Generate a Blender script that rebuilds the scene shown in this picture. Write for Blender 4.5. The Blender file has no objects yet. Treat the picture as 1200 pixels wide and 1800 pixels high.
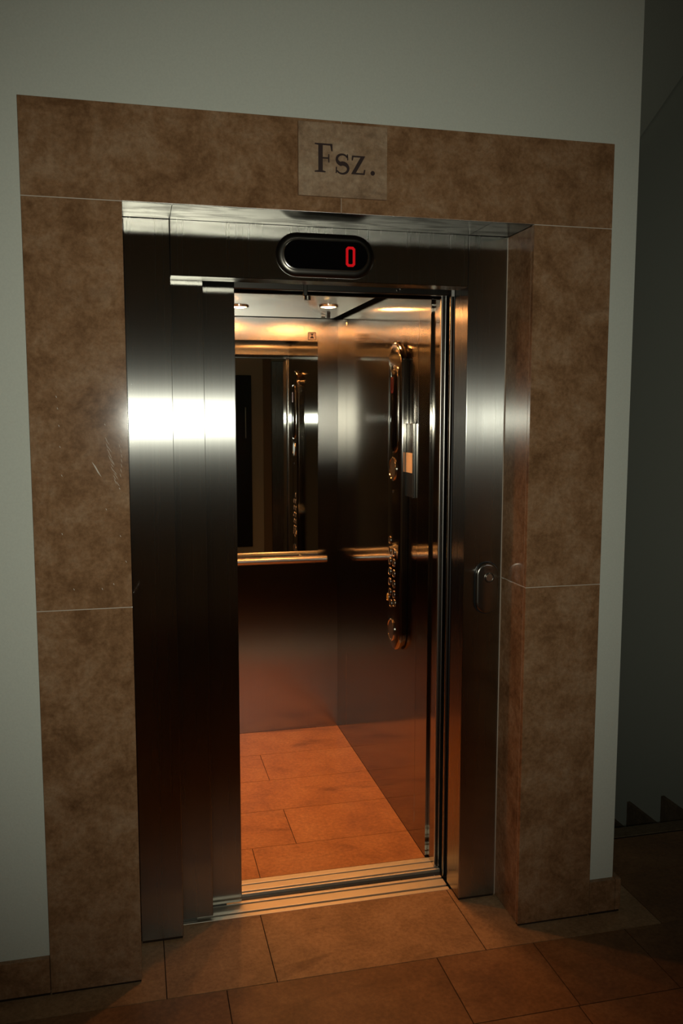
import bpy, bmesh, math, random
from mathutils import Vector, Matrix

random.seed(7)
sc = bpy.context.scene
COL = sc.collection

# ------------------------------------------------------------------ camera
YAW, PITCH, ROLL = math.radians(-13.5579), math.radians(-6.2833), math.radians(-0.0444)
CAM = Vector((0.2600, -2.3688, 1.6050))
M = Matrix.Rotation(YAW, 3, 'Z') @ Matrix.Rotation(PITCH, 3, 'X') @ Matrix.Rotation(ROLL, 3, 'Y')
right, fwd, up = M.col[0], M.col[1], M.col[2]
cam_data = bpy.data.cameras.new('camera')
cam_data.sensor_fit = 'VERTICAL'
cam_data.sensor_height = 36.0
cam_data.sensor_width = 24.0
cam_data.lens = 30.284
cam_data.clip_start = 0.02
cam = bpy.data.objects.new('camera', cam_data)
COL.objects.link(cam)
R3 = Matrix((right, up, -fwd)).transposed()
cam.matrix_world = Matrix.Translation(CAM) @ R3.to_4x4()
sc.camera = cam

# ------------------------------------------------------------------ world, flash, exposure
world = bpy.data.worlds.new('world')
sc.world = world
world.use_nodes = True
bg = world.node_tree.nodes['Background']
bg.inputs[0].default_value = (0.9, 1.0, 0.8, 1)
bg.inputs[1].default_value = 0.0035

FLASH_W = 80.0
FLASH_CONE = 86.0
fl = bpy.data.lights.new('camera_flash', 'SPOT')
fl.energy = FLASH_W
fl.color = (0.985, 1.0, 0.855)
fl.shadow_soft_size = 0.022
fl.spot_size = math.radians(FLASH_CONE)
fl.spot_blend = 1.0
flash = bpy.data.objects.new('camera_flash', fl)
COL.objects.link(flash)
flash.location = CAM + right * 0.085 - up * 0.012
fd = (fwd + up * 0.075 - right * 0.07).normalized()
flash.rotation_euler = fd.to_track_quat('-Z', 'Y').to_euler()

vs = sc.view_settings
vs.view_transform = 'Standard'
vs.look = 'None'
vs.exposure = 0.0
vs.gamma = 1.0
vs.use_curve_mapping = False

LAMP_L = 450.0
LAMP_RGB = (1.0, 0.385, 0.105)

# ------------------------------------------------------------------ helpers: nodes and materials
def new_mat(name):
    m = bpy.data.materials.new(name)
    m.use_nodes = True
    nt = m.node_tree
    return m, nt, nt.nodes['Principled BSDF']

def N(nt, kind, **props):
    n = nt.nodes.new(kind)
    for k, v in props.items():
        setattr(n, k, v)
    return n

def plain(name, rgb, rough=0.5, metal=0.0, spec=0.5):
    m, nt, b = new_mat(name)
    b.inputs['Base Color'].default_value = (*rgb, 1)
    b.inputs['Roughness'].default_value = rough
    b.inputs['Metallic'].default_value = metal
    b.inputs['Specular IOR Level'].default_value = spec
    return m

def emit(name, rgb, strength):
    m, nt, b = new_mat(name)
    b.inputs['Base Color'].default_value = (0.004, 0.002, 0.002, 1)
    b.inputs['Specular IOR Level'].default_value = 0.1
    b.inputs['Emission Color'].default_value = (*rgb, 1)
    b.inputs['Emission Strength'].default_value = strength
    return m

def ramp(nt, stops):
    r = N(nt, 'ShaderNodeValToRGB')
    el = r.color_ramp.elements
    while len(el) < len(stops):
        el.new(0.5)
    for e, (p, c) in zip(el, stops):
        e.position = p
        e.color = (*c, 1)
    return r

def steel(name, rgb=(0.41, 0.405, 0.38), ah=0.25, av=0.013, streak=0.04, wave=0.0, smudge=0.0, dist='GGX'):
    """Brushed stainless steel, grain running up the sheet: a wide lobe (ah) across the grain, a tight one (av) along it."""
    m = bpy.data.materials.new(name)
    m.use_nodes = True
    nt = m.node_tree
    nt.nodes.remove(nt.nodes['Principled BSDF'])
    b = N(nt, 'ShaderNodeBsdfAnisotropic', distribution=dist)
    L = nt.links.new
    L(b.outputs[0], nt.nodes['Material Output'].inputs['Surface'])
    rough = math.sqrt(math.sqrt(ah * av))
    b.inputs['Anisotropy'].default_value = -(1 - math.sqrt(av / ah))
    geo = N(nt, 'ShaderNodeNewGeometry')
    cr = N(nt, 'ShaderNodeVectorMath', operation='CROSS_PRODUCT')
    cr.inputs[0].default_value = (0, 0, 1)
    L(geo.outputs['True Normal'], cr.inputs[1])
    ad = N(nt, 'ShaderNodeVectorMath', operation='ADD')
    L(cr.outputs[0], ad.inputs[0])
    ad.inputs[1].default_value = (-0.002, 0, 0)
    nm = N(nt, 'ShaderNodeVectorMath', operation='NORMALIZE')
    L(ad.outputs[0], nm.inputs[0])
    L(nm.outputs[0], b.inputs['Tangent'])
    mp = N(nt, 'ShaderNodeMapping')
    mp.inputs['Scale'].default_value = (260, 260, 1.6)
    L(geo.outputs['Position'], mp.inputs['Vector'])
    no = N(nt, 'ShaderNodeTexNoise')
    no.inputs['Scale'].default_value = 1.0
    no.inputs['Detail'].default_value = 3.0
    L(mp.outputs[0], no.inputs['Vector'])
    rr = N(nt, 'ShaderNodeMapRange')
    rr.inputs['To Min'].default_value = rough * (1 - streak * 0.6)
    rr.inputs['To Max'].default_value = rough * (1 + streak * 0.6)
    L(no.outputs['Fac'], rr.inputs['Value'])
    L(rr.outputs[0], b.inputs['Roughness'])
    lo = tuple(c * (1 - streak * 0.9) for c in rgb)
    hi = tuple(min(1, c * (1 + streak * 0.5)) for c in rgb)
    cm = ramp(nt, [(0.25, lo), (0.75, hi)])
    L(no.outputs['Fac'], cm.inputs[0])
    col_out = cm.outputs[0]
    if smudge:
        n2 = N(nt, 'ShaderNodeTexNoise')
        n2.inputs['Scale'].default_value = 9.0
        n2.inputs['Detail'].default_value = 6.0
        n2.inputs['Distortion'].default_value = 1.2
        mp2 = N(nt, 'ShaderNodeMapping')
        mp2.inputs['Scale'].default_value = (0.7, 2.6, 1.0)
        L(geo.outputs['Position'], mp2.inputs['Vector'])
        L(mp2.outputs[0], n2.inputs['Vector'])
        r2 = ramp(nt, [(0.36, (1 - smudge,) * 3), (0.55, (1, 1, 1))])
        L(n2.outputs['Fac'], r2.inputs[0])
        mx = N(nt, 'ShaderNodeMix', data_type='RGBA', blend_type='MULTIPLY')
        mx.inputs['Factor'].default_value = 1.0
        L(col_out, mx.inputs['A'])
        L(r2.outputs[0], mx.inputs['B'])
        col_out = mx.outputs['Result']
    L(col_out, b.inputs['Color'])
    if wave:
        n3 = N(nt, 'ShaderNodeTexNoise')
        n3.inputs['Scale'].default_value = 2.6
        n3.inputs['Detail'].default_value = 0.6
        L(geo.outputs['Position'], n3.inputs['Vector'])
        bp = N(nt, 'ShaderNodeBump')
        bp.inputs['Strength'].default_value = 1.0
        bp.inputs['Distance'].default_value = wave
        L(n3.outputs['Fac'], bp.inputs['Height'])
        L(bp.outputs[0], b.inputs['Normal'])
    return m

def stone(name, dark, mid, light, rough=0.34, scale=7.0, spec=0.5, vein=0.8):
    """Warm limestone with soft clouding, fine grain and, on tiled meshes, a per-tile tone."""
    m, nt, b = new_mat(name)
    L = nt.links.new
    geo = N(nt, 'ShaderNodeNewGeometry')
    att = N(nt, 'ShaderNodeAttribute', attribute_name='tone')
    off = N(nt, 'ShaderNodeVectorMath', operation='SCALE')
    L(att.outputs['Vector'], off.inputs[0])
    off.inputs['Scale'].default_value = 17.0
    ad = N(nt, 'ShaderNodeVectorMath', operation='ADD')
    L(geo.outputs['Position'], ad.inputs[0])
    L(off.outputs[0], ad.inputs[1])
    n1 = N(nt, 'ShaderNodeTexNoise')
    n1.inputs['Scale'].default_value = scale
    n1.inputs['Detail'].default_value = 9.0
    n1.inputs['Roughness'].default_value = 0.74
    n1.inputs['Distortion'].default_value = 0.25
    L(ad.outputs[0], n1.inputs['Vector'])
    r1 = ramp(nt, [(0.36, dark), (0.50, mid), (0.65, light)])
    L(n1.outputs['Fac'], r1.inputs[0])
    n2 = N(nt, 'ShaderNodeTexNoise')
    n2.inputs['Scale'].default_value = 75.0
    n2.inputs['Detail'].default_value = 7.0
    n2.inputs['Roughness'].default_value = 0.7
    L(geo.outputs['Position'], n2.inputs['Vector'])
    r2 = ramp(nt, [(0.32, (0.74, 0.72, 0.70)), (0.68, (1.18, 1.19, 1.20))])
    L(n2.outputs['Fac'], r2.inputs[0])
    mx = N(nt, 'ShaderNodeMix', data_type='RGBA', blend_type='MULTIPLY')
    mx.inputs['Factor'].default_value = 1.0
    L(r1.outputs[0], mx.inputs['A'])
    L(r2.outputs[0], mx.inputs['B'])
    out = mx.outputs['Result']
    # a few darker veins
    n3 = N(nt, 'ShaderNodeTexNoise')
    n3.inputs['Scale'].default_value = scale * 0.55
    n3.inputs['Detail'].default_value = 8.0
    n3.inputs['Distortion'].default_value = 1.6
    mp3 = N(nt, 'ShaderNodeMapping')
    mp3.inputs['Scale'].default_value = (0.55, 2.2, 1.3)
    L(ad.outputs[0], mp3.inputs['Vector'])
    L(mp3.outputs[0], n3.inputs['Vector'])
    r3 = ramp(nt, [(0.30, (0.55, 0.5, 0.47)), (0.40, (1, 1, 1))])
    L(n3.outputs['Fac'], r3.inputs[0])
    mx3 = N(nt, 'ShaderNodeMix', data_type='RGBA', blend_type='MULTIPLY')
    mx3.inputs['Factor'].default_value = vein
    L(out, mx3.inputs['A'])
    L(r3.outputs[0], mx3.inputs['B'])
    out = mx3.outputs['Result']
    L(out, b.inputs['Base Color'])
    rr = N(nt, 'ShaderNodeMapRange')
    rr.inputs['To Min'].default_value = rough * 0.85
    rr.inputs['To Max'].default_value = rough * 1.2
    L(n1.outputs['Fac'], rr.inputs['Value'])
    L(rr.outputs[0], b.inputs['Roughness'])
    b.inputs['Specular IOR Level'].default_value = spec
    return m

def plaster(name, rgb, rough=0.85):
    m, nt, b = new_mat(name)
    L = nt.links.new
    geo = N(nt, 'ShaderNodeNewGeometry')
    n1 = N(nt, 'ShaderNodeTexNoise')
    n1.inputs['Scale'].default_value = 180.0
    n1.inputs['Detail'].default_value = 3.0
    L(geo.outputs['Position'], n1.inputs['Vector'])
    r1 = ramp(nt, [(0.3, tuple(c * 0.96 for c in rgb)), (0.7, tuple(c * 1.02 for c in rgb))])
    L(n1.outputs['Fac'], r1.inputs[0])
    L(r1.outputs[0], b.inputs['Base Color'])
    bp = N(nt, 'ShaderNodeBump')
    bp.inputs['Strength'].default_value = 0.12
    bp.inputs['Distance'].default_value = 0.002
    L(n1.outputs['Fac'], bp.inputs['Height'])
    L(bp.outputs[0], b.inputs['Normal'])
    b.inputs['Roughness'].default_value = rough
    b.inputs['Specular IOR Level'].default_value = 0.2
    return m

MT = dict(
    wall=plaster('white_wall_paint', (0.66, 0.68, 0.60)),
    hallwall=plaster('cream_wall_paint', (0.84, 0.77, 0.58)),
    dimwall=plaster('dimmed_white_paint', (0.42, 0.43, 0.37)),  # white wall paint darkened in the colour so these surfaces render dim
    ceil=plaster('ceiling_paint', (0.7, 0.7, 0.66)),
    stone=stone('jamb_limestone', (0.190, 0.096, 0.045), (0.300, 0.163, 0.082), (0.385, 0.240, 0.140), rough=0.10, scale=8.5, spec=0.40, vein=0.3),
    sign=stone('sign_limestone', (0.30, 0.185, 0.10), (0.36, 0.23, 0.135), (0.43, 0.30, 0.19), rough=0.5, scale=14.0),
    grout=plain('pale_grout', (0.62, 0.52, 0.42), 0.8),
    joint=plain('dark_joint', (0.035, 0.022, 0.014), 0.9, spec=0.1),
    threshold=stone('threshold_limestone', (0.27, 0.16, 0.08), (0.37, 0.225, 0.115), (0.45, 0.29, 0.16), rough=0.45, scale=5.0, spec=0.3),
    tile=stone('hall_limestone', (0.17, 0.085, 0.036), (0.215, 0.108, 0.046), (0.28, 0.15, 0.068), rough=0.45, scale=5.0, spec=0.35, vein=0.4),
    cabtile=stone('cab_limestone', (0.42, 0.18, 0.066), (0.54, 0.24, 0.088), (0.60, 0.29, 0.12), rough=0.36, scale=5.0, spec=0.4),
    steel=steel('brushed_steel', ah=0.26, av=0.021),
    steel_soffit=steel('smudged_brushed_steel', rgb=(0.33, 0.32, 0.295), av=0.018, smudge=0.5),
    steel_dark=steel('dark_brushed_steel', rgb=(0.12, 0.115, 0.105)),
    steel_cab=steel('cab_side_steel', rgb=(0.37, 0.352, 0.32), ah=0.03, av=0.0065, wave=0.0005),
    steel_post=steel('post_brushed_steel', rgb=(0.34, 0.33, 0.30), ah=0.18, av=0.03),
    steel_rear=steel('cab_rear_steel', rgb=(0.345, 0.335, 0.315), ah=0.13, av=0.032, wave=0.0003, dist='BECKMANN'),
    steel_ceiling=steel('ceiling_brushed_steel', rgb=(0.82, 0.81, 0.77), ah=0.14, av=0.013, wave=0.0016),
    chrome=plain('polished_steel', (0.66, 0.63, 0.58), 0.13, 1.0),
    satin=plain('satin_steel', (0.55, 0.53, 0.49), 0.27, 1.0),
    dark_satin=plain('dark_satin_steel', (0.13, 0.12, 0.105), 0.28, 1.0),
    plate=plain('button_plate_steel', (0.30, 0.285, 0.255), 0.24, 1.0),
    cap=plain('grey_plastic_cap', (0.45, 0.44, 0.41), 0.5),
    face=plain('button_face_steel', (0.10, 0.095, 0.085), 0.45, 1.0),
    alu=plain('threshold_aluminium', (0.88, 0.82, 0.68), 0.50, 1.0),
    mirror=plain('mirror_glass', (0.82, 0.85, 0.81), 0.008, 1.0),
    black=plain('black_plastic', (0.008, 0.008, 0.009), 0.35),
    rubber=plain('black_rubber', (0.006, 0.006, 0.007), 0.45),
    glass=plain('black_display_glass', (0.002, 0.002, 0.0025), 0.06, spec=0.3),
    dark=plain('shaft_black', (0.012, 0.012, 0.011), 0.9, spec=0.1),
    paint=plain('dark_letter_paint', (0.028, 0.010, 0.007), 0.6),
    red=emit('red_digit', (1.0, 0.006, 0.012), 0.46),
    dimred=emit('dim_red_digit', (1.0, 0.015, 0.015), 0.07),
    green=emit('dim_green_button', (0.05, 0.5, 0.3), 0.012),
    yellow=plain('yellow_button_face', (0.55, 0.36, 0.06), 0.4),
    card=plain('cream_card', (0.80, 0.70, 0.55), 0.7),
    scratch=plain('chalky_scratch', (0.72, 0.64, 0.54), 0.7),
    lens=emit('lit_lamp_lens', LAMP_RGB, LAMP_L),
    wood=plain('brown_door_trim', (0.42, 0.29, 0.16), 0.5),
    darkdoor=plain('dark_door_leaf', (0.012, 0.011, 0.010), 0.3),
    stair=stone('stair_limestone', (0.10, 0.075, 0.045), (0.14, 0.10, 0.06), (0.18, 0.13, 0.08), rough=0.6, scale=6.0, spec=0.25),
)

# ------------------------------------------------------------------ helpers: meshes
def BM():
    return bmesh.new()

def box(bm, x0, x1, y0, y1, z0, z1, bev=0.0, mat=0):
    vs_ = [bm.verts.new(c) for c in ((x0, y0, z0), (x1, y0, z0), (x1, y1, z0), (x0, y1, z0),
                                     (x0, y0, z1), (x1, y0, z1), (x1, y1, z1), (x0, y1, z1))]
    fs = [bm.faces.new([vs_[i] for i in f]) for f in
          ((0, 3, 2, 1), (4, 5, 6, 7), (0, 1, 5, 4), (1, 2, 6, 5), (2, 3, 7, 6), (3, 0, 4, 7))]
    for f in fs:
        f.material_index = mat
    if bev:
        ed = {e for f in fs for e in f.edges}
        bmesh.ops.bevel(bm, geom=list(ed), offset=bev, segments=2, profile=0.5, affect='EDGES')
    return bm

def prism(bm, pts, axis, a, b, bev=0.0):
    """Outline pts extruded along an axis from a to b. axis 'y': pts are (x, z); axis 'x': pts are (y, z)."""
    def co(p, t):
        return (p[0], t, p[1]) if axis == 'y' else (t, p[0], p[1])
    A = [bm.verts.new(co(p, a)) for p in pts]
    B = [bm.verts.new(co(p, b)) for p in pts]
    n = len(pts)
    fa = bm.faces.new(A)
    fb = bm.faces.new(B[::-1])
    for i in range(n):
        j = (i + 1) % n
        bm.faces.new((A[j], A[i], B[i], B[j]))
    bmesh.ops.recalc_face_normals(bm, faces=bm.faces)
    if bev:
        bmesh.ops.bevel(bm, geom=list(fa.edges), offset=bev, segments=3, profile=0.5, affect='EDGES')
    return bm

def pill(cu, cv, w, h, n=20):
    """Stadium outline, long axis along the larger of w and h."""
    pts = []
    if w >= h:
        r, d = h / 2, (w - h) / 2
        for i in range(n + 1):
            t = -math.pi / 2 + math.pi * i / n
            pts.append((cu + d + r * math.cos(t), cv + r * math.sin(t)))
        for i in range(n + 1):
            t = math.pi / 2 + math.pi * i / n
            pts.append((cu - d + r * math.cos(t), cv + r * math.sin(t)))
    else:
        r, d = w / 2, (h - w) / 2
        for i in range(n + 1):
            t = math.pi * i / n
            pts.append((cu + r * math.cos(t), cv + d + r * math.sin(t)))
        for i in range(n + 1):
            t = math.pi + math.pi * i / n
            pts.append((cu + r * math.cos(t), cv - d + r * math.sin(t)))
    out = []
    for p in pts:
        if not out or (abs(p[0] - out[-1][0]) + abs(p[1] - out[-1][1])) > 1e-6:
            out.append(p)
    if abs(out[0][0] - out[-1][0]) + abs(out[0][1] - out[-1][1]) < 1e-6:
        out.pop()
    return out

def stack(bm, rings, axis, close=True):
    """Loft outlines: rings = [(pts, t), ...]; the last is capped (and the first when close)."""
    def co(p, t):
        return (p[0], t, p[1]) if axis == 'y' else (t, p[0], p[1])
    vr = [[bm.verts.new(co(p, t)) for p in pts] for pts, t in rings]
    n = len(vr[0])
    for A, B in zip(vr, vr[1:]):
        for i in range(n):
            j = (i + 1) % n
            bm.faces.new((A[i], A[j], B[j], B[i]))
    bm.faces.new(vr[-1])
    if close:
        bm.faces.new(vr[0][::-1])
    bmesh.ops.recalc_face_normals(bm, faces=bm.faces)
    return bm

def disc(bm, c, axis, r, depth, n=28, bev=0.0):
    pts = [(math.cos(2 * math.pi * i / n) * r, math.sin(2 * math.pi * i / n) * r) for i in range(n)]
    if axis == 'y':
        return prism(bm, [(c[0] + p[0], c[2] + p[1]) for p in pts], 'y', c[1], c[1] + depth, bev)
    if axis == 'x':
        return prism(bm, [(c[1] + p[0], c[2] + p[1]) for p in pts], 'x', c[0], c[0] + depth, bev)
    A = [bm.verts.new((c[0] + p[0], c[1] + p[1], c[2])) for p in pts]
    B = [bm.verts.new((c[0] + p[0], c[1] + p[1], c[2] + depth)) for p in pts]
    bm.faces.new(A[::-1])
    bm.faces.new(B)
    for i in range(n):
        j = (i + 1) % n
        bm.faces.new((A[i], A[j], B[j], B[i]))
    bmesh.ops.recalc_face_normals(bm, faces=bm.faces)
    return bm

def ring(bm, c, axis, ro, ri, depth, n=32):
    """Flat annulus with thickness."""
    def co(a, r, t):
        p = (math.cos(a) * r, math.sin(a) * r)
        return {'x': (c[0] + t, c[1] + p[0], c[2] + p[1]), 'y': (c[0] + p[0], c[1] + t, c[2] + p[1]),
                'z': (c[0] + p[0], c[1] + p[1], c[2] + t)}[axis]
    prof = [(ri, 0), (ro, 0), (ro, depth * 0.6), ((ro * 3 + ri) / 4, depth), ((ro + 3 * ri) / 4, depth), (ri, depth * 0.6)]
    vv = [[bm.verts.new(co(2 * math.pi * i / n, r, t)) for r, t in prof] for i in range(n)]
    for i in range(n):
        A, B = vv[i], vv[(i + 1) % n]
        for k in range(len(prof)):
            l = (k + 1) % len(prof)
            bm.faces.new((A[k], A[l], B[l], B[k]))
    bmesh.ops.recalc_face_normals(bm, faces=bm.faces)
    return bm

def tube(bm, p0, p1, r, n=20, flat=1.0):
    p0, p1 = Vector(p0), Vector(p1)
    d = (p1 - p0).normalized()
    u = d.cross(Vector((0, 0, 1)))
    if u.length < 1e-4:
        u = Vector((1, 0, 0))
    u.normalize()
    v = d.cross(u)
    e = r * 0.25
    st = [(p0, r - e), (p0 + d * e, r), (p1 - d * e, r), (p1, r - e)]
    vr = [[bm.verts.new(p + (u * math.cos(2 * math.pi * i / n) * flat + v * math.sin(2 * math.pi * i / n)) * q)
           for i in range(n)] for p, q in st]
    for A, B in zip(vr, vr[1:]):
        for i in range(n):
            j = (i + 1) % n
            bm.faces.new((A[i], A[j], B[j], B[i]))
    bm.faces.new(vr[0][::-1])
    bm.faces.new(vr[-1])
    bmesh.ops.recalc_face_normals(bm, faces=bm.faces)
    return bm

def tag(o, label=None, cat=None, group=None, kind=None):
    if label: o['label'] = label
    if cat: o['category'] = cat
    if group: o['group'] = group
    if kind: o['kind'] = kind
    return o

def wloc(o):
    v = Vector((0, 0, 0))
    while o is not None:
        v += o.location
        o = o.parent
    return v

def obj(name, bm, mats, parent=None, smooth=False, origin=None):
    """One mesh object from a bmesh drawn in world coordinates."""
    o = bpy.data.objects.new(name, None)
    bpy.data.objects.remove(o)
    me = bpy.data.meshes.new(name)
    base = wloc(parent) if parent else Vector(origin or (0, 0, 0))
    bmesh.ops.translate(bm, verts=bm.verts, vec=-base)
    bm.to_mesh(me)
    bm.free()
    for m in (mats if isinstance(mats, (list, tuple)) else [mats]):
        me.materials.append(m)
    if smooth:
        for p in me.polygons:
            p.use_smooth = True
        try:
            me.set_sharp_from_angle(angle=math.radians(38))
        except Exception:
            pass
    o = bpy.data.objects.new(name, me)
    COL.objects.link(o)
    if parent:
        o.parent = parent
    else:
        o.location = base
    return o

def thing(name, label, cat, loc=(0, 0, 0), group=None, kind=None):
    o = bpy.data.objects.new(name, None)
    o.empty_display_size = 0.1
    COL.objects.link(o)
    o.location = loc
    return tag(o, label, cat, group, kind)

def tone(o, seeds):
    """Per-face tone vector so each tile of a tiled mesh shows its own patch of stone."""
    at = o.data.attributes.new('tone', 'FLOAT_VECTOR', 'FACE')
    for i, s in enumerate(seeds):
        at.data[i].vector = s
    return o

def tiles(name, rects, z0, z1, mat, joint, parent=None, under=None, gap=0.0015, depth=0.02):
    """Stone paving: one mesh, every tile a slab, dark joint bed below."""
    bm = BM()
    seeds = []
    for (x0, x1, y0, y1) in rects:
        n0 = len(bm.faces)
        box(bm, x0 + gap, x1 - gap, y0 + gap, y1 - gap, z0, z1)
        s = (random.random(), random.random(), random.random())
        seeds += [s] * (len(bm.faces) - n0)
    for (x0, x1, y0, y1) in (under or []):
        n0 = len(bm.faces)
        box(bm, x0, x1, y0, y1, z0 - depth, z1 - 0.002, mat=1)
        seeds += [(0, 0, 0)] * (len(bm.faces) - n0)
    o = obj(name, bm, [mat, joint], parent)
    return tone(o, seeds)

# ================================================================== THE SETTING
X1, X2, X3 = 0.247, 1.406, 1.655           # stone surround: inner left, inner right, outer right
ZT, ZS, ZL = 2.402, 2.160, 1.091           # stone surround: top, soffit, lower joint
XA, XB, D = 0.375, 1.276, 0.182            # steel frame: opening edges and recess
ZH = 2.005                                 # door head
XE = 1.747                                 # end of the white wall
XR = 2.6                                   # right wall of the hall and stairs
ZC = 3.4

bm = BM()
prism(bm, [(-1.6, 0), (-0.001, 0), (-0.001, ZT + 0.001), (X3 + 0.001, ZT + 0.001), (X3 + 0.001, 0), (XE, 0), (XE, ZC), (-1.6, ZC)],
      'y', 0.018, 0.17)
tag(obj('wall_front', bm, MT['wall']), 'white painted wall around the stone lift surround', 'wall', kind='structure')

bm = BM()
box(bm, 1.62, XE, 0.171, 2.4, -2.6, ZC)
box(bm, 1.62, XE, 0.019, 0.171, -2.6, -0.001)
tag(obj('wall_shaft', bm, MT['wall']), 'white side wall of the lift shaft beside the stairs', 'wall', kind='structure')

bm = BM()
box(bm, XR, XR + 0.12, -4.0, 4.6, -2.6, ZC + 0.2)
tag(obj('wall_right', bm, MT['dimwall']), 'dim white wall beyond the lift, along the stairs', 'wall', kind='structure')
bm = BM()
box(bm, -1.72, -1.6, -4.0, 0.17, -0.1, ZC)
tag(obj('wall_left', bm, MT['hallwall']), 'cream hall wall beside the lift wall', 'wall', kind='structure')
bm = BM()
box(bm, -1.72, XR + 0.12, -4.12, -4.0, -0.1, ZC)
tag(obj('wall_rear', bm, MT['hallwall']), 'cream hall wall reflected in the cab mirror', 'wall', kind='structure')
bm = BM()
box(bm, XE, XR + 0.12, 4.6, 4.72, -2.6, ZC)
tag(obj('wall_stair', bm, MT['hallwall']), 'far end wall of the stairwell', 'wall', kind='structure')
bm = BM()
box(bm, -1.72, XR + 0.12, -4.12, 0.17, ZC, ZC + 0.12)
box(bm, 1.62, XR, 0.17, 0.42, ZC, ZC + 0.12)
tag(obj('ceiling', bm, MT['ceil']), 'plain ceiling of the hall', 'ceiling', kind='structure')

# hall paving
rows = [-0.09, -0.3815, -0.673, -0.965, -1.257]
starts = [0.478, 0.16, 0.478, 0.16]
rects = []
for k in range(4):
    y1, y0 = rows[k], rows[k + 1]
    x = starts[k] - 0.625 * 4
    while x < XR:
        a, b_ = max(x, -1.6), min(x + 0.625, XR)
        if b_ > a + 0.01:
            if k == 0 and abs(x - 1.103) < 0.02:
                rects += [(a, 1.416, y0, y1), (1.416, b_, y0, y1)]
            else:
                rects.append((a, b_, y0, y1))
        x += 0.625
rects += [(-1.6, XR, -4.0, rows[4])]
rects += [(1.862, XR, -0.09, 0.205), (1.862, XR, 0.205, 0.44)]
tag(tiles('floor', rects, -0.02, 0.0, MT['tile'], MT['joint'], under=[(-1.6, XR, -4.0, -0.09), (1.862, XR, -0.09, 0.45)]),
    'dark brown limestone hall floor', 'floor', kind='structure')

rects = [(-1.6, -0.302, -0.09, 0.0), (-0.302, 0.313, -0.09, 0.256), (0.313, 0.6225, -0.09, 0.256),
         (0.6225, 1.262, -0.09, 0.256), (1.262, 1.862, -0.09, 0.256), (XE, 1.862, 0.256, 0.45)]
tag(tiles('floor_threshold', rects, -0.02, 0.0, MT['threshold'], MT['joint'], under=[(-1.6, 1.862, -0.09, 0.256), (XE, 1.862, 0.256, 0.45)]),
    'paler limestone threshold strip before the lift door', 'floor', kind='structure')

# skirting
bm = BM()
box(bm, -1.6, -0.0015, 0.0, 0.0175, 0.008, 0.11, 0.0015)
box(bm, -1.6, -0.003, 0.0035, 0.0172, 0.0, 0.0078, mat=1)
tag(tone(obj('baseboard_left', bm, [MT['stone'], MT['joint']]), []), 'brown stone skirting at the foot of the white wall before the surround', 'baseboard', kind='structure')
bm = BM()
box(bm, X3 + 0.0015, XE + 0.0005, 0.0, 0.0175, 0.008, 0.113, 0.0015)
box(bm, XE + 0.002, XE + 0.021, 0.0, 0.45, 0.008, 0.113, 0.0015)
box(bm, X3 + 0.003, XE + 0.018, 0.0035, 0.0172, 0.0, 0.0078, mat=1)
box(bm, XE + 0.004, XE + 0.018, 0.0173, 0.448, 0.0, 0.0078, mat=1)
tag(obj('baseboard_right', bm, [MT['stone'], MT['joint']]), 'short brown stone skirting wrapping the wall corner by the stairs', 'baseboard', kind='structure')

# stairwell: nosing, steps, stepped skirting, sloping soffit
bm = BM()
box(bm, XE + 0.022, XR - 0.001, 0.452, 0.522, -0.05, 0.0, 0.003)
tag(obj('trim_1', bm, MT['stair']), 'dark stone edge where the floor meets the descending stairs', 'stair edge', kind='structure')
st = thing('staircase', 'dark stairs descending behind the lift wall', 'stairs', (2.17, 0.53, -0.15))
for k in range(8):
    bm = BM()
    y = 0.524 + 0.27 * k
    box(bm, XE + 0.003, XR - 0.018, y, y + 0.268, -0.15 * (k + 1) - 0.149, -0.15 * (k + 1), 0.003)
    obj('step', bm, MT['stair'], st)
for k in range(7):
    bm = BM()
    y1 = 0.711 + 0.272 * k
    box(bm, XR - 0.0165, XR - 0.0005, y1 - 0.2705, y1, -0.15 * k - 0.42, 0.022 - 0.15 * k, 0.0015)
    obj('skirting_slab', bm, MT['stair'], st)
bm = BM()
def zs(y): return 2.889 - 0.52 * (y - 1.396)
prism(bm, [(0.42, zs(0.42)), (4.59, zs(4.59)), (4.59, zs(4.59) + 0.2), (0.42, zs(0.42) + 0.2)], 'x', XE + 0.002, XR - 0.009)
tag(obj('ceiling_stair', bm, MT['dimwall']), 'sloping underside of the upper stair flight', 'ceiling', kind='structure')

# hall side seen in the mirror: dark door with a vertical pull, brown trim, steel clad door
d1 = thing('door_1', 'dark door with a long pull handle reflected in the cab mirror', 'door', (1.15, -3.99, 0.0), kind='structure')
bm = BM(); box(bm, 0.72, 1.61, -3.998, -3.965, 0.08, 2.087, 0.003)
obj('door_leaf', bm, MT['darkdoor'], d1)
bm = BM()
tube(bm, (1.535, -3.925, 1.36), (1.535, -3.925, 1.72), 0.009)
for z in (1.42, 1.66):
    tube(bm, (1.535, -3.964, z), (1.535, -3.925, z), 0.006)
obj('handle', bm, MT['satin'], d1, True)
bm = BM(); box(bm, 1.75, 1.845, -3.998, -3.96, 0.0, 2.28, 0.003)
tag(obj('trim_2', bm, MT['wood']), 'brown door trim on the hall wall, reflected in the mirror', 'trim', kind='structure')
d2 = thing('door_2', 'steel clad door at the end of the hall wall, reflected in the mirror', 'door', (2.2, -3.98, 0), kind='structure')
bm = BM(); box(bm, 1.85, 2.58, -3.998, -3.955, 0.0, 2.25, 0.003)
obj('door_leaf', bm, MT['steel'], d2)

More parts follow.
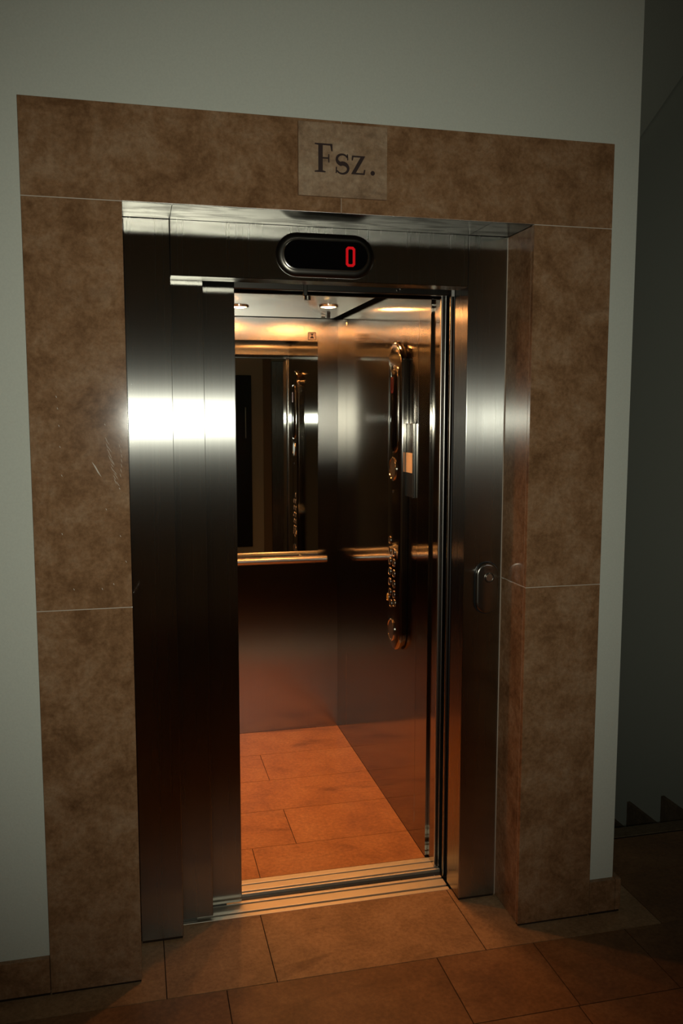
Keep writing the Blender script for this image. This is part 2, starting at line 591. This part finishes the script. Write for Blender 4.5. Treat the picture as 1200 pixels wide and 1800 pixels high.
# ================================================================== STONE SURROUND
sur = thing('stone_surround', 'brown polished limestone surround framing the lift entrance', 'door surround', (0.8275, 0.0, 0.0))
g = 0.0012
def slab(name, x0, x1, y0, y1, z0, z1):
    bm = BM()
    box(bm, x0, x1, y0, y1, z0, z1, 0.0008)
    o = obj(name, bm, MT['stone'], sur)
    s = (random.random(), random.random(), random.random())
    return tone(o, [s] * len(o.data.polygons))
slab('lintel_slab', 0.0, 0.83 - g / 2, 0.0, 0.0175, ZS + g, ZT)
slab('lintel_slab', 0.83 + g / 2, X3, 0.0, 0.0175, ZS + g, ZT)
lower = slab('jamb_slab', 0.0, X1, 0.0, 0.0175, 0.007, ZL - g)
upper = slab('jamb_slab', 0.0, X1, 0.0, 0.0175, ZL + g, ZS - g)
slab('jamb_slab', X2, X3, 0.0, 0.0175, 0.007, ZL - g)
slab('jamb_slab', X2, X3, 0.0, 0.0175, ZL + g, ZS - g)
for xa, xb in ((X1 - 0.02, X1), (X2, X2 + 0.02)):
    slab('reveal_slab', xa, xb, 0.0182, D - 0.001, 0.007, ZL - g)
    slab('reveal_slab', xa, xb, 0.0182, D - 0.001, ZL + g, ZS - 0.001)
for (x0, x1, y0, y1, z0, z1) in (
        (0.001, X1 - 0.001, 0.0006, 0.0170, ZL - g + 0.0001, ZL + g - 0.0001),
        (X2 + 0.001, X3 - 0.001, 0.0006, 0.0170, ZL - g + 0.0001, ZL + g - 0.0001),
        (0.001, X1, 0.0006, 0.0170, ZS - g + 0.0001, ZS + g - 0.0001),
        (X2, X3 - 0.001, 0.0006, 0.0170, ZS - g + 0.0001, ZS + g - 0.0001),
        (0.83 - g / 2 + 0.0001, 0.83 + g / 2 - 0.0001, 0.0009, 0.0170, ZS + 0.002, ZT - 0.001),
        (X2 + 0.0006, X2 + 0.019, 0.0190, D - 0.001, ZL - g + 0.0001, ZL + g - 0.0001),
        (X2 + 0.0004, X2 + 0.015, 0.0176, 0.0181, 0.004, ZS - 0.002)):
    bm = BM()
    box(bm, x0, x1, y0, y1, z0, z1)
    obj('grout_joint', bm, MT['grout'], sur)
for x0, x1 in ((0.0, X1), (X2, X3)):
    bm = BM()
    box(bm, x0 + 0.002, x1 - 0.002, 0.0035, 0.0172, 0.0, 0.0068)
    obj('base_joint', bm, MT['joint'], sur)
# scuffs on the upper slab beside the steel post
bm = BM()
def scuff(x0, z0, x1, z1, w):
    d = Vector((x1 - x0, 0, z1 - z0)); n = Vector((-d.z, 0, d.x)).normalized() * w
    pts = [(x0, z0), ((x0 * 2 + x1) / 3 + n.x, (z0 * 2 + z1) / 3 + n.z), (x1, z1), ((x0 + 2 * x1) / 3 - n.x, (z0 + 2 * z1) / 3 - n.z)]
    prism(bm, pts, 'y', -0.0003, 0.0002)
def scuff_end():
    tag(obj('scuff_mark', bm, MT['scratch'], upper), 'pale scratches on the stone')
scuff(0.1520, 1.488, 0.1765, 1.446, 0.0022)
scuff_end(); bm = BM()
for i in range(16):
    x = 0.186 + i * 0.0016 + random.uniform(-0.002, 0.002); z = 1.553 - i * 0.0078
    scuff(x, z, x + random.uniform(0.006, 0.013), z - random.uniform(0.012, 0.022), 0.0006)
scuff_end(); bm = BM()
for i in range(9):
    x = 0.224 + random.uniform(-0.002, 0.004); z = 1.56 - i * 0.013
    scuff(x, z, x + 0.004, z - 0.012, 0.0006)
scuff_end()
for (x, z) in ((0.187, 1.588), (0.184, 1.363), (0.22, 1.418), (0.168, 1.148), (0.232, 1.22), (0.219, 1.29), (0.069, 1.63), (0.071, 1.585), (0.072, 1.53), (0.074, 1.455), (0.067, 1.66), (0.070, 1.30), (0.095, 1.15), (0.198, 1.16)):
    bm = BM()
    scuff(x, z, x + 0.0035, z - 0.006, 0.001)
    scuff_end()

# ================================================================== SIGN "Fsz."
sg = thing('floor_sign', 'square stone plaque reading Fsz. above the lift door', 'sign', (0.833, -0.0005, 2.2))
bm = BM(); box(bm, 0.709, 0.957, -0.011, -0.0004, 2.200, 2.392, 0.0012)
obj('plaque', bm, MT['sign'], sg)
YL0, YL1 = -0.0118, -0.0108
bz = 2.2625                                   # baseline
bm = BM()
def poly(pts): prism(bm, pts, 'y', YL0, YL1)
# F
fx, H = 0.7535, 0.0750
poly([(fx, bz), (fx + 0.030, bz), (fx + 0.030, bz + 0.0030), (fx + 0.0222, bz + 0.0048), (fx + 0.0222, bz + 0.0355),
      (fx + 0.0365, bz + 0.0355), (fx + 0.0378, bz + 0.0262), (fx + 0.0405, bz + 0.0262), (fx + 0.0405, bz + 0.0480),
      (fx + 0.0378, bz + 0.0480), (fx + 0.0365, bz + 0.0395), (fx + 0.0222, bz + 0.0395), (fx + 0.0222, bz + 0.0705),
      (fx + 0.0430, bz + 0.0705), (fx + 0.0460, bz + 0.0560), (fx + 0.0495, bz + 0.0560), (fx + 0.0490, bz + H),
      (fx, bz + H), (fx, bz + H - 0.0030), (fx + 0.0100, bz + H - 0.0048), (fx + 0.0100, bz + 0.0048), (fx, bz + 0.0030)])
# z
zx, zh = 0.8555, 0.0490
poly([(zx, bz), (zx + 0.0375, bz), (zx + 0.0390, bz + 0.0135), (zx + 0.0355, bz + 0.0135), (zx + 0.0335, bz + 0.0042),
      (zx + 0.0128, bz + 0.0042), (zx + 0.0378, bz + zh - 0.002), (zx + 0.0378, bz + zh), (zx + 0.0015, bz + zh),
      (zx + 0.0005, bz + zh - 0.0130), (zx + 0.0038, bz + zh - 0.0130), (zx + 0.0058, bz + zh - 0.0042),
      (zx + 0.0250, bz + zh - 0.0042), (zx, bz + 0.002)])
# s : a stroke of varying width along an S spine, with two serifs
cx, cz, rw, rh = 0.8300, bz + 0.0252, 0.0155, 0.0135
spine = []
for i in range(29):
    t = i / 28
    if t < 0.5:
        a = math.radians(25 + (270 - 25) * (t / 0.5))
        spine.append((cx + rw * math.cos(a) * 0.98, cz + 0.0118 + rh * math.sin(a) * 0.95))
    else:
        a = math.radians(90 - (245) * ((t - 0.5) / 0.5))
        spine.append((cx + rw * math.cos(a) * 1.06, cz - 0.0122 + rh * math.sin(a) * 1.0))
L_, R_ = [], []
for i, p in enumerate(spine):
    q0 = spine[max(0, i - 1)]; q1 = spine[min(len(spine) - 1, i + 1)]
    d = Vector((q1[0] - q0[0], q1[1] - q0[1])).normalized()
    t = i / 28
    w = 0.0021 + 0.0036 * math.exp(-((t - 0.5) / 0.17) ** 2) + 0.0008 * math.exp(-((t - 0.22) / 0.1) ** 2) + 0.0008 * math.exp(-((t - 0.78) / 0.1) ** 2)
    L_.append((p[0] - d.y * w, p[1] + d.x * w)); R_.append((p[0] + d.y * w, p[1] - d.x * w))
for i in range(28):
    poly([L_[i], L_[i + 1], R_[i + 1], R_[i]])
poly([(cx + 0.0125, bz + 0.0510), (cx + 0.0158, bz + 0.0510), (cx + 0.0165, bz + 0.0355), (cx + 0.0135, bz + 0.0355)])
poly([(cx - 0.0186, bz + 0.0000), (cx - 0.0156, bz + 0.0000), (cx - 0.0148, bz + 0.0165), (cx - 0.0180, bz + 0.0165)])
# full stop
poly([(0.9155 + 0.0062 * math.cos(i * math.pi / 10), bz + 0.0060 + 0.0062 * math.sin(i * math.pi / 10)) for i in range(20)])
obj('lettering', bm, MT['paint'], sg)

# ================================================================== STEEL DOOR FRAME
fr = thing('lift_door_frame', 'brushed steel frame of the lift door, recessed in the stone', 'door frame', (0.825, D, 0.0))
h = 0.0008
bm = BM(); box(bm, X1 + 0.0005, XA - h, D, D + 0.075, 0.008, ZS, 0.0018)
obj('post', bm, MT['steel'], fr)
bm = BM(); box(bm, XB + h, X2 - 0.0008, D, D + 0.110, 0.008, ZS, 0.0018)
obj('post', bm, MT['steel'], fr)
for x0, x1 in ((X1 + 0.003, XA - 0.003), (XB + 0.003, X2 - 0.003)):
    bm = BM(); box(bm, x0, x1, D + 0.004, D + 0.074, 0.0, 0.0078); obj('base_joint', bm, MT['joint'], fr)
bm = BM(); box(bm, X2 - 0.0022, X2 - 0.0006, D - 0.0026, D - 0.0004, 0.008, ZS - 0.002); obj('caulk_line', bm, MT['grout'], fr)
bm = BM(); box(bm, XA + h, XB - h, D, D + 0.076, ZH + 0.0012, ZS, 0.0010)
obj('header', bm, MT['steel'], fr)
bm = BM(); box(bm, XA + h, XB - h, D + 0.0008, D + 0.0755, ZH, ZH + 0.0011)  # added darker plate, tones down the bright reflection under the header
obj('head_dimming_plate', bm, MT['steel_soffit'], fr)
for x0, x1 in ((X1 + 0.0005, XA - h), (XA + h, XB - h), (XB + h, X2 - 0.0008)):
    bm = BM(); box(bm, x0, x1, 0.004, D - 0.0012, ZS, ZS + 0.0011)
    obj('soffit', bm, MT['steel_soffit'], fr)
bm = BM()
box(bm, X1 + 0.002, X2 - 0.002, 0.02, D + 0.07, ZS + 0.0022, ZS + 0.006)
obj('backing', bm, MT['dark'], fr)

# ================================================================== FLOOR INDICATOR
ind = thing('floor_indicator', 'oval floor indicator showing a red 0 over the lift door', 'floor indicator', (0.825, D - 0.0005, 2.015))
IC = (0.8255, 2.078)
bm = BM()
stack(bm, [(pill(*IC, 0.297, 0.127), D - 0.0004), (pill(*IC, 0.297, 0.127), D - 0.003), (pill(*IC, 0.288, 0.118), D - 0.0085),
           (pill(*IC, 0.270, 0.100), D - 0.0115), (pill(*IC, 0.262, 0.092), D - 0.0118)], 'y')
obj('bezel', bm, MT['dark_satin'], ind, True)
bm = BM()
stack(bm, [(pill(*IC, 0.259, 0.089), D - 0.0115), (pill(*IC, 0.259, 0.089), D - 0.0132), (pill(*IC, 0.254, 0.084), D - 0.0138)], 'y')
obj('rim', bm, MT['chrome'], ind, True)
bm = BM()
stack(bm, [(pill(*IC, 0.252, 0.082), D - 0.0136), (pill(*IC, 0.252, 0.082), D - 0.0142)], 'y')
obj('display_window', bm, MT['glass'], ind)
bm = BM()
def zero(bm, c, w, hh, s, ch, axis, t0, t1, sx=1):
    o = [(-w / 2, -hh / 2 + ch), (-w / 2 + ch, -hh / 2), (w / 2 - ch, -hh / 2), (w / 2, -hh / 2 + ch),
         (w / 2, hh / 2 - ch), (w / 2 - ch, hh / 2), (-w / 2 + ch, hh / 2), (-w / 2, hh / 2 - ch)]
    iw, ih, ic = w - 2 * s, hh - 2 * s, ch * 0.4
    q = [(-iw / 2, -ih / 2 + ic), (-iw / 2 + ic, -ih / 2), (iw / 2 - ic, -ih / 2), (iw / 2, -ih / 2 + ic),
         (iw / 2, ih / 2 - ic), (iw / 2 - ic, ih / 2), (-iw / 2 + ic, ih / 2), (-iw / 2, ih / 2 - ic)]
    for i in range(8):
        j = (i + 1) % 8
        prism(bm, [(c[0] + p[0], c[1] + p[1]) for p in (o[i], o[j], q[j], q[i])], axis, t0, t1)
zero(bm, (0.8985, 2.0765), 0.0285, 0.058, 0.0075, 0.0062, 'y', D - 0.0148, D - 0.0143)
tag(obj('digit', bm, MT['red'], ind), 'glowing red digit 0')

# ================================================================== CALL BUTTON PLATE
cb = thing('call_button_panel', 'small oval call button plate on the steel post', 'call button', (1.355, D - 0.0005, 0.974))
CC = (1.3545, 1.059)
bm = BM()
stack(bm, [(pill(*CC, 0.0835, 0.171), D - 0.0004), (pill(*CC, 0.0835, 0.171), D - 0.003)], 'y')
obj('gasket', bm, MT['black'], cb)
bm = BM()
stack(bm, [(pill(*CC, 0.0775, 0.165), D - 0.0028), (pill(*CC, 0.0775, 0.165), D - 0.008), (pill(*CC, 0.0755, 0.163), D - 0.0105),
           (pill(*CC, 0.0715, 0.159), D - 0.0128), (pill(*CC, 0.066, 0.1535), D - 0.0138), (pill(*CC, 0.060, 0.1475), D - 0.0142)], 'y')
obj('plate', bm, MT['plate'], cb, True)
bm = BM(); ring(bm, (1.3585, D - 0.0142, 1.094), 'y', 0.0165, 0.0125, -0.0018)
obj('button_ring', bm, MT['dark_satin'], cb, True)
bm = BM(); disc(bm, (1.3585, D - 0.0141, 1.094), 'y', 0.0112, -0.0028, bev=0.0008)
obj('button', bm, MT['satin'], cb, True)
bm = BM()
for z in (1.1185, 1.1225):
    box(bm, 1.350, 1.367, D - 0.0146, D - 0.0141, z - 0.0006, z + 0.0006)
obj('engraved_line', bm, MT['dark_satin'], cb)

# ================================================================== SLIDING DOORS AND THRESHOLDS
def door_panel(x0, x1, y0, y1, label, group):
    t = thing('lift_door_panel', label, 'lift door', ((x0 + x1) / 2, y0, 0.0), group)
    bm = BM(); box(bm, x0, x1, y0, y1, 0.012, 2.06, 0.002)
    obj('panel', bm, MT['steel'], t)
    bm = BM()
    for x in (x0 + 0.08, x1 - 0.08):
        box(bm, x - 0.03, x + 0.03, y0 + 0.009, y1 - 0.009, 0.0012, 0.0115)
    obj('guide_shoe', bm, MT['black'], t)
door_panel(-0.005, 0.472, 0.2635, 0.2885, 'outer brushed steel lift door panel next to the frame post', 'landing door panels')
door_panel(0.095, 0.572, 0.3235, 0.3485, 'inner brushed steel lift door panel bordering the open doorway', 'landing door panels')
door_panel(0.06, 0.535, 0.4140, 0.4380, 'cab door panel behind the landing door panels', 'cab door panels')
door_panel(-0.02, 0.455, 0.4520, 0.4720, 'rear cab door panel behind the landing door panels', 'cab door panels')

def sill(name, label, strips, grooves, x0, x1, y0, y1):
    t = thing(name, label, 'threshold', ((x0 + x1) / 2, y0, -0.02))
    bm = BM()
    for a, b_ in strips:
        box(bm, x0, x1, a, b_, -0.0140, 0.0, 0.0012)
    obj('tread', bm, MT['alu'], t)
    bm = BM()
    box(bm, x0, x1, y0, y1, -0.022, -0.0142)
    obj('track', bm, MT['dark_satin'], t)
sill('landing_threshold', 'grooved metal door threshold nearest the stone floor', [(0.2570, 0.2750), (0.2860, 0.3265), (0.3360, 0.3490)], None, 0.0, XB - 0.001, 0.2570, 0.3490)
sill('cab_threshold', 'grooved metal door threshold at the cab floor edge', [(0.3890, 0.3975), (0.4070, 0.4425), (0.4500, 0.4770)], None, 0.0, XB + 0.012, 0.3890, 0.4770)
gp = thing('gap_strip', 'black strip with tiny screws between the two thresholds', 'gap strip', (0.8, 0.35, -0.03))
bm = BM(); box(bm, 0.0, 1.30, 0.3495, 0.3885, -0.022, -0.010)
obj('strip', bm, MT['black'], gp)
for x in (0.655, 0.777, 0.897, 1.017, 1.137, 1.257):
    bm = BM(); disc(bm, (x, 0.3655, -0.0102), 'z', 0.0026, 0.0018, 12)
    obj('screw', bm, MT['chrome'], gp)

# jamb on the closing side: rubber seal, cab post
js = thing('door_seal', 'black rubber seal strip behind the steel post', 'door seal', (1.295, 0.34, 0.0))
bm = BM(); box(bm, 1.2895, 1.330, 0.337, 0.3485, 0.001, 2.03, 0.002)
obj('rubber', bm, MT['rubber'], js)
bm = BM(); box(bm, 1.2785, 1.2892, 0.3365, 0.3480, 0.001, 1.998)
bmesh.ops.bevel(bm, geom=[e for e in bm.edges if abs((e.verts[0].co - e.verts[1].co).z) > 1], offset=0.0035, segments=5, profile=0.5, affect='EDGES')
obj('bead', bm, MT['plate'], js, True)
bm = BM(); box(bm, 1.2795, 1.2895, 0.331, 0.336, 1.996, 2.03, 0.001); obj('seal_cap', bm, MT['cap'], js)
bm = BM(); box(bm, 1.325, 1.345, D + 0.112, 0.3365, 0.001, 2.03)
obj('backing', bm, MT['dark'], js)

# door head: track housing above the doors
hd = thing('door_track', 'dark door track housing above the open doorway', 'door track', (0.8, 0.37, 2.0))
bm = BM(); box(bm, 0.0, 1.34, 0.362, 0.3835, 2.0025, 2.16, 0.002); obj('track_rail', bm, MT['dark_satin'], hd)
bm = BM(); box(bm, 0.0, 1.34, 0.2592, 0.478, 2.161, 2.17); obj('cover', bm, MT['dark'], hd)
for x, z in ((1.104, 2.014), (1.116, 2.019), (1.109, 2.023)):
    bm = BM(); disc(bm, (x, 0.3618, z), 'y', 0.0045, -0.006, 16, 0.002); obj('bolt', bm, MT['chrome'], hd, True)

# ================================================================== LIFT CAB
CX0, CX1, CY1 = 0.164, 1.264, 1.878
cab = thing('lift_cab', 'brushed steel lift cab interior with a stone floor', 'lift cab', (0.714, 1.18, 0.0))
ys = (0.485, 0.6135, 1.691, CY1 - 0.001)
for a, b_ in zip(ys, ys[1:]):
    bm = BM(); box(bm, CX1, CX1 + 0.02, a + 0.0009, b_ - 0.0009, 0.0, 2.086, 0.0006)
    obj('side_panel', bm, MT['steel_cab'], cab)
bm = BM(); box(bm, CX1 + 0.0205, CX1 + 0.028, 0.485, CY1, 0.0, 2.16); obj('dark_gap_backing', bm, MT['dark'], cab)  # black sheets added so the shade in the ceiling gap stays dark
bm = BM(); box(bm, CX0 - 0.028, CX0 - 0.0205, 0.485, CY1, 0.0, 2.16); obj('dark_gap_backing', bm, MT['dark'], cab)
bm = BM(); box(bm, CX0 - 0.028, CX1 + 0.028, CY1 + 0.0205, CY1 + 0.03, 0.0, 2.16); obj('dark_gap_backing', bm, MT['dark'], cab)
bm = BM(); box(bm, CX0 - 0.02, CX0, 0.485, CY1, 0.0, 2.086); obj('side_panel', bm, MT['steel_cab'], cab)
bm = BM(); box(bm, CX0 - 0.02, CX1 + 0.02, CY1, CY1 + 0.02, 0.0, 2.088); obj('rear_panel', bm, MT['steel_rear'], cab)
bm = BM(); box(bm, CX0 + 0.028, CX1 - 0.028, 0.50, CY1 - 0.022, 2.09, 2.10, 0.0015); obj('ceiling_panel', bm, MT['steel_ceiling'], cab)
bm = BM(); box(bm, CX0 - 0.02, CX1 + 0.02, 0.48, CY1 + 0.02, 2.161, 2.175); obj('roof', bm, MT['dark'], cab)
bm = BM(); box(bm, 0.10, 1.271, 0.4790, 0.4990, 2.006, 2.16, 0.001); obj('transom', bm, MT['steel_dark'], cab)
bm = BM(); box(bm, 1.2725, 1.2925, 0.4150, 0.4840, 0.001, 2.16, 0.001)
obj('door_post', bm, MT['steel_cab'], cab)
for xa, xb in ((1.2705, 1.2825), (1.2845, 1.2915)):
    bm = BM(); box(bm, xa, xb, 0.4040, 0.4147, 0.001, 2.005)
    bmesh.ops.bevel(bm, geom=[e for e in bm.edges if abs((e.verts[0].co - e.verts[1].co).z) > 1], offset=0.0033, segments=5, profile=0.5, affect='EDGES')
    obj('edge_strip', bm, MT['satin'], cab, True)
bm = BM(); box(bm, 1.2720, 1.2920, 0.4035, 0.4140, 2.006, 2.05, 0.001); obj('post_cap', bm, MT['cap'], cab)
bm = BM(); box(bm, CX0 - 0.02, 0.3, 0.4780, 0.4985, 0.001, 2.0, 0.001); obj('door_post', bm, MT['steel_cab'], cab)
rows = [0.478, 0.690, 0.985, 1.280, 1.577, 1.8775]
js_ = [0.655, 0.823, 0.645, 0.812, 0.66]
rects = []
for k in range(5):
    xs = [CX0] + [x for x in (js_[k] - 0.6, js_[k], js_[k] + 0.6) if CX0 + 0.03 < x < CX1 - 0.03] + [CX1]
    for a, b_ in zip(xs, xs[1:]):
        rects.append((a, b_, rows[k], rows[k + 1]))
tiles('cab_floor', rects, -0.02, 0.0, MT['cabtile'], MT['joint'], cab, under=[(CX0, CX1, 0.478, CY1 - 0.001)], gap=0.0013)

# mirror
bm = BM(); box(bm, 0.266, 1.162, CY1 - 0.0055, CY1 - 0.0005, 0.905, 1.978, 0.0015)
tag(obj('mirror', bm, MT['mirror']), 'wall mirror on the back of the lift cab', 'mirror')

# handrail
RY, RZ = 1.793, 0.9005
hr = thing('handrail', 'horizontal steel handrail under the cab mirror', 'handrail', (0.714, RY, RZ))
bm = BM(); tube(bm, (0.238, RY, RZ), (1.190, RY, RZ), 0.0185, 24); obj('rail', bm, MT['satin'], hr, True)
for x in (0.36, 1.075):
    bm = BM(); tube(bm, (x, RY + 0.017, RZ), (x, CY1 - 0.0062, RZ), 0.008, 14); obj('bracket', bm, MT['satin'], hr, True)

# pictogram sticker above the mirror corner
sk = thing('warning_sticker', 'small square pictogram sticker above the mirror corner', 'sticker', (1.133, CY1 - 0.0008, 1.985))
bm = BM(); box(bm, 1.113, 1.153, CY1 - 0.0012, CY1 - 0.0004, 1.9845, 2.0225, 0.0003); obj('backing', bm, MT['paint'], sk)
bm = BM(); box(bm, 1.1155, 1.1505, CY1 - 0.0018, CY1 - 0.0013, 1.987, 2.020); obj('face', bm, plain('sticker_face', (0.75, 0.60, 0.45), 0.5), sk)
bm = BM()
prism(bm, [(1.124, 2.0155), (1.142, 2.0155), (1.1335, 2.006)], 'y', CY1 - 0.0023, CY1 - 0.0019)
prism(bm, [(1.122, 1.9925), (1.144, 1.9925), (1.138, 2.001), (1.128, 2.001)], 'y', CY1 - 0.0023, CY1 - 0.0019)
box(bm, 1.1318, 1.1352, CY1 - 0.0023, CY1 - 0.0019, 2.000, 2.0075)
obj('pictogram', bm, MT['paint'], sk)

# ceiling latch blocks near the rear corner
lt = thing('ceiling_latch', 'pair of small black latch blocks on the cab ceiling corner', 'ceiling latch', (1.17, 1.70, 2.07))
for x in (1.152, 1.178):
    bm = BM(); box(bm, x - 0.0085, x + 0.0085, 1.700, 1.712, 2.074, 2.0895, 0.001); obj('block', bm, MT['black'], lt)
bm = BM(); box(bm, 1.140, 1.160, 1.690, 1.699, 2.0780, 2.0895, 0.001); obj('clip', bm, MT['satin'], lt)

# small sensor hanging off the door head
sn = thing('door_sensor', 'small door sensor hanging from the door track', 'sensor', (0.80, 0.357, 1.99))
bm = BM(); box(bm, 0.7925, 0.8055, 0.350, 0.3612, 1.985, 2.03, 0.002); obj('bracket', bm, MT['dark_satin'], sn)
bm = BM(); disc(bm, (0.806, 0.355, 1.972), 'z', 0.0105, 0.0122, 20, 0.0); obj('head', bm, MT['plate'], sn, True)

# downlights
def downlight(x, y, label):
    t = thing('downlight', label, 'ceiling light', (x, y, 2.09), 'downlights in the cab ceiling')
    bm = BM(); ring(bm, (x, y, 2.0898), 'z', 0.043, 0.033, -0.006); obj('trim_ring', bm, MT['chrome'], t, True)
    bm = BM()
    n, prof = 28, [(0.0325, 2.0890), (0.0310, 2.0858), (0.0255, 2.0838), (0.0160, 2.0826), (0.0060, 2.0820)]
    vr = [[bm.verts.new((x + q * math.cos(2 * math.pi * i / n), y + q * math.sin(2 * math.pi * i / n), z)) for i in range(n)] for q, z in prof]
    for A, B in zip(vr, vr[1:]):
        for i in range(n):
            bm.faces.new((A[i], A[(i + 1) % n], B[(i + 1) % n], B[i]))
    bm.faces.new(vr[0][::-1]); bm.faces.new(vr[-1])
    bmesh.ops.recalc_face_normals(bm, faces=bm.faces)
    obj('lens', bm, MT['lens'], t, True)
downlight(0.727, 1.492, 'lit ceiling downlight next to the door panel edge')
downlight(1.108, 1.397, 'lit ceiling downlight near the rear cab corner')
downlight(0.330, 1.397, 'ceiling downlight in the far hidden cab corner')
downlight(1.108, 0.80, 'ceiling downlight above the control panel')
downlight(0.330, 0.80, 'ceiling downlight above the cab doors')

# ================================================================== CONTROL PANEL
XF = 1.235
cp = thing('control_panel', 'tall pill-shaped steel control panel on the cab side wall', 'control panel', (CX1, 0.82, 0.69))
PC = (0.8215, 1.2915)
PW, PH = 0.167, 1.200
bm = BM()
def sh(d): return pill(PC[0], PC[1], PW - 2 * d, PH - 2 * d, 28)
stack(bm, [(sh(0.010), CX1 - 0.0005), (sh(0.010), CX1 - 0.006), (sh(0.0), CX1 - 0.009), (sh(-0.001), CX1 - 0.016),
           (sh(0.002), XF + 0.005), (sh(0.006), XF + 0.0022), (sh(0.012), XF + 0.0006), (sh(0.018), XF)], 'x')
obj('body', bm, MT['steel_cab'], cp, True)
DC = (0.812, 1.636)
bm = BM()
stack(bm, [(pill(*DC, 0.108, 0.340), XF + 0.0005), (pill(*DC, 0.108, 0.340), XF - 0.003), (pill(*DC, 0.100, 0.332), XF - 0.005),
           (pill(*DC, 0.092, 0.324), XF - 0.004)], 'x')
obj('display_rim', bm, MT['chrome'], cp, True)
bm = BM()
stack(bm, [(pill(*DC, 0.094, 0.326), XF - 0.0035), (pill(*DC, 0.090, 0.322), XF - 0.0062), (pill(*DC, 0.070, 0.30), XF - 0.0085)], 'x')
dg = obj('display_window', bm, MT['glass'], cp, True)
bm = BM(); zero(bm, (0.815, 1.727), 0.030, 0.062, 0.008, 0.006, 'x', XF - 0.0095, XF - 0.0088)
obj('digit', bm, MT['dimred'], dg)
for cz_, r in ((1.406, 0.046), (0.770, 0.044)):
    bm = BM(); ring(bm, (XF - 0.0001, 0.821 if cz_ > 1 else 0.829, cz_), 'x', r, r - 0.007, -0.005)
    rg = obj('speaker_ring' if cz_ > 1 else 'alarm_ring', bm, MT['chrome'], cp, True)
    bm = BM(); disc(bm, (XF - 0.0001, 0.821 if cz_ > 1 else 0.829, cz_), 'x', r - 0.0075, -0.003, 28, 0.001)
    obj('speaker_face' if cz_ > 1 else 'alarm_face', bm, MT['satin'], rg, True)
bm = BM(); disc(bm, (XF - 0.0001, 0.821, 1.318), 'x', 0.006, -0.0015, 16); obj('key_lock', bm, MT['dark_satin'], cp)
def button(y, z, face, r=0.0165):
    bm = BM(); ring(bm, (XF - 0.0001, y, z), 'x', r, r - 0.0028, -0.0024, 28)
    rg = obj('floor_button', bm, MT['plate'], cp, True)
    bm = BM(); disc(bm, (XF - 0.0001, y, z), 'x', r - 0.0032, -0.0016, 24)
    obj('button_face', bm, MT[face], rg)
for k in range(6):
    z = 1.124 - 0.0415 * k
    button(0.856, z, 'green' if k == 3 else 'face')
    if k: button(0.802, z, 'face')
button(0.880, 0.9130 - 0.022, 'yellow')
button(0.840, 0.874 - 0.0, 'face')
button(0.793, 0.885, 'face')

# notice holder on the wall behind the control panel
nh = thing('notice_holder', 'slim steel notice holder with a cream card beside the control panel', 'notice holder', (CX1, 0.69, 1.31))
bm = BM(); box(bm, CX1 - 0.004, CX1 - 0.0005, 0.642, 0.757, 1.308, 1.582, 0.001); obj('plate', bm, MT['steel_post'], nh)
bm = BM(); box(bm, CX1 - 0.010, CX1 - 0.0042, 0.642, 0.647, 1.308, 1.582, 0.001); obj('edge_strip', bm, MT['chrome'], nh)
bm = BM(); box(bm, CX1 - 0.0055, CX1 - 0.0042, 0.660, 0.750, 1.399, 1.473); obj('card', bm, MT['card'], nh)
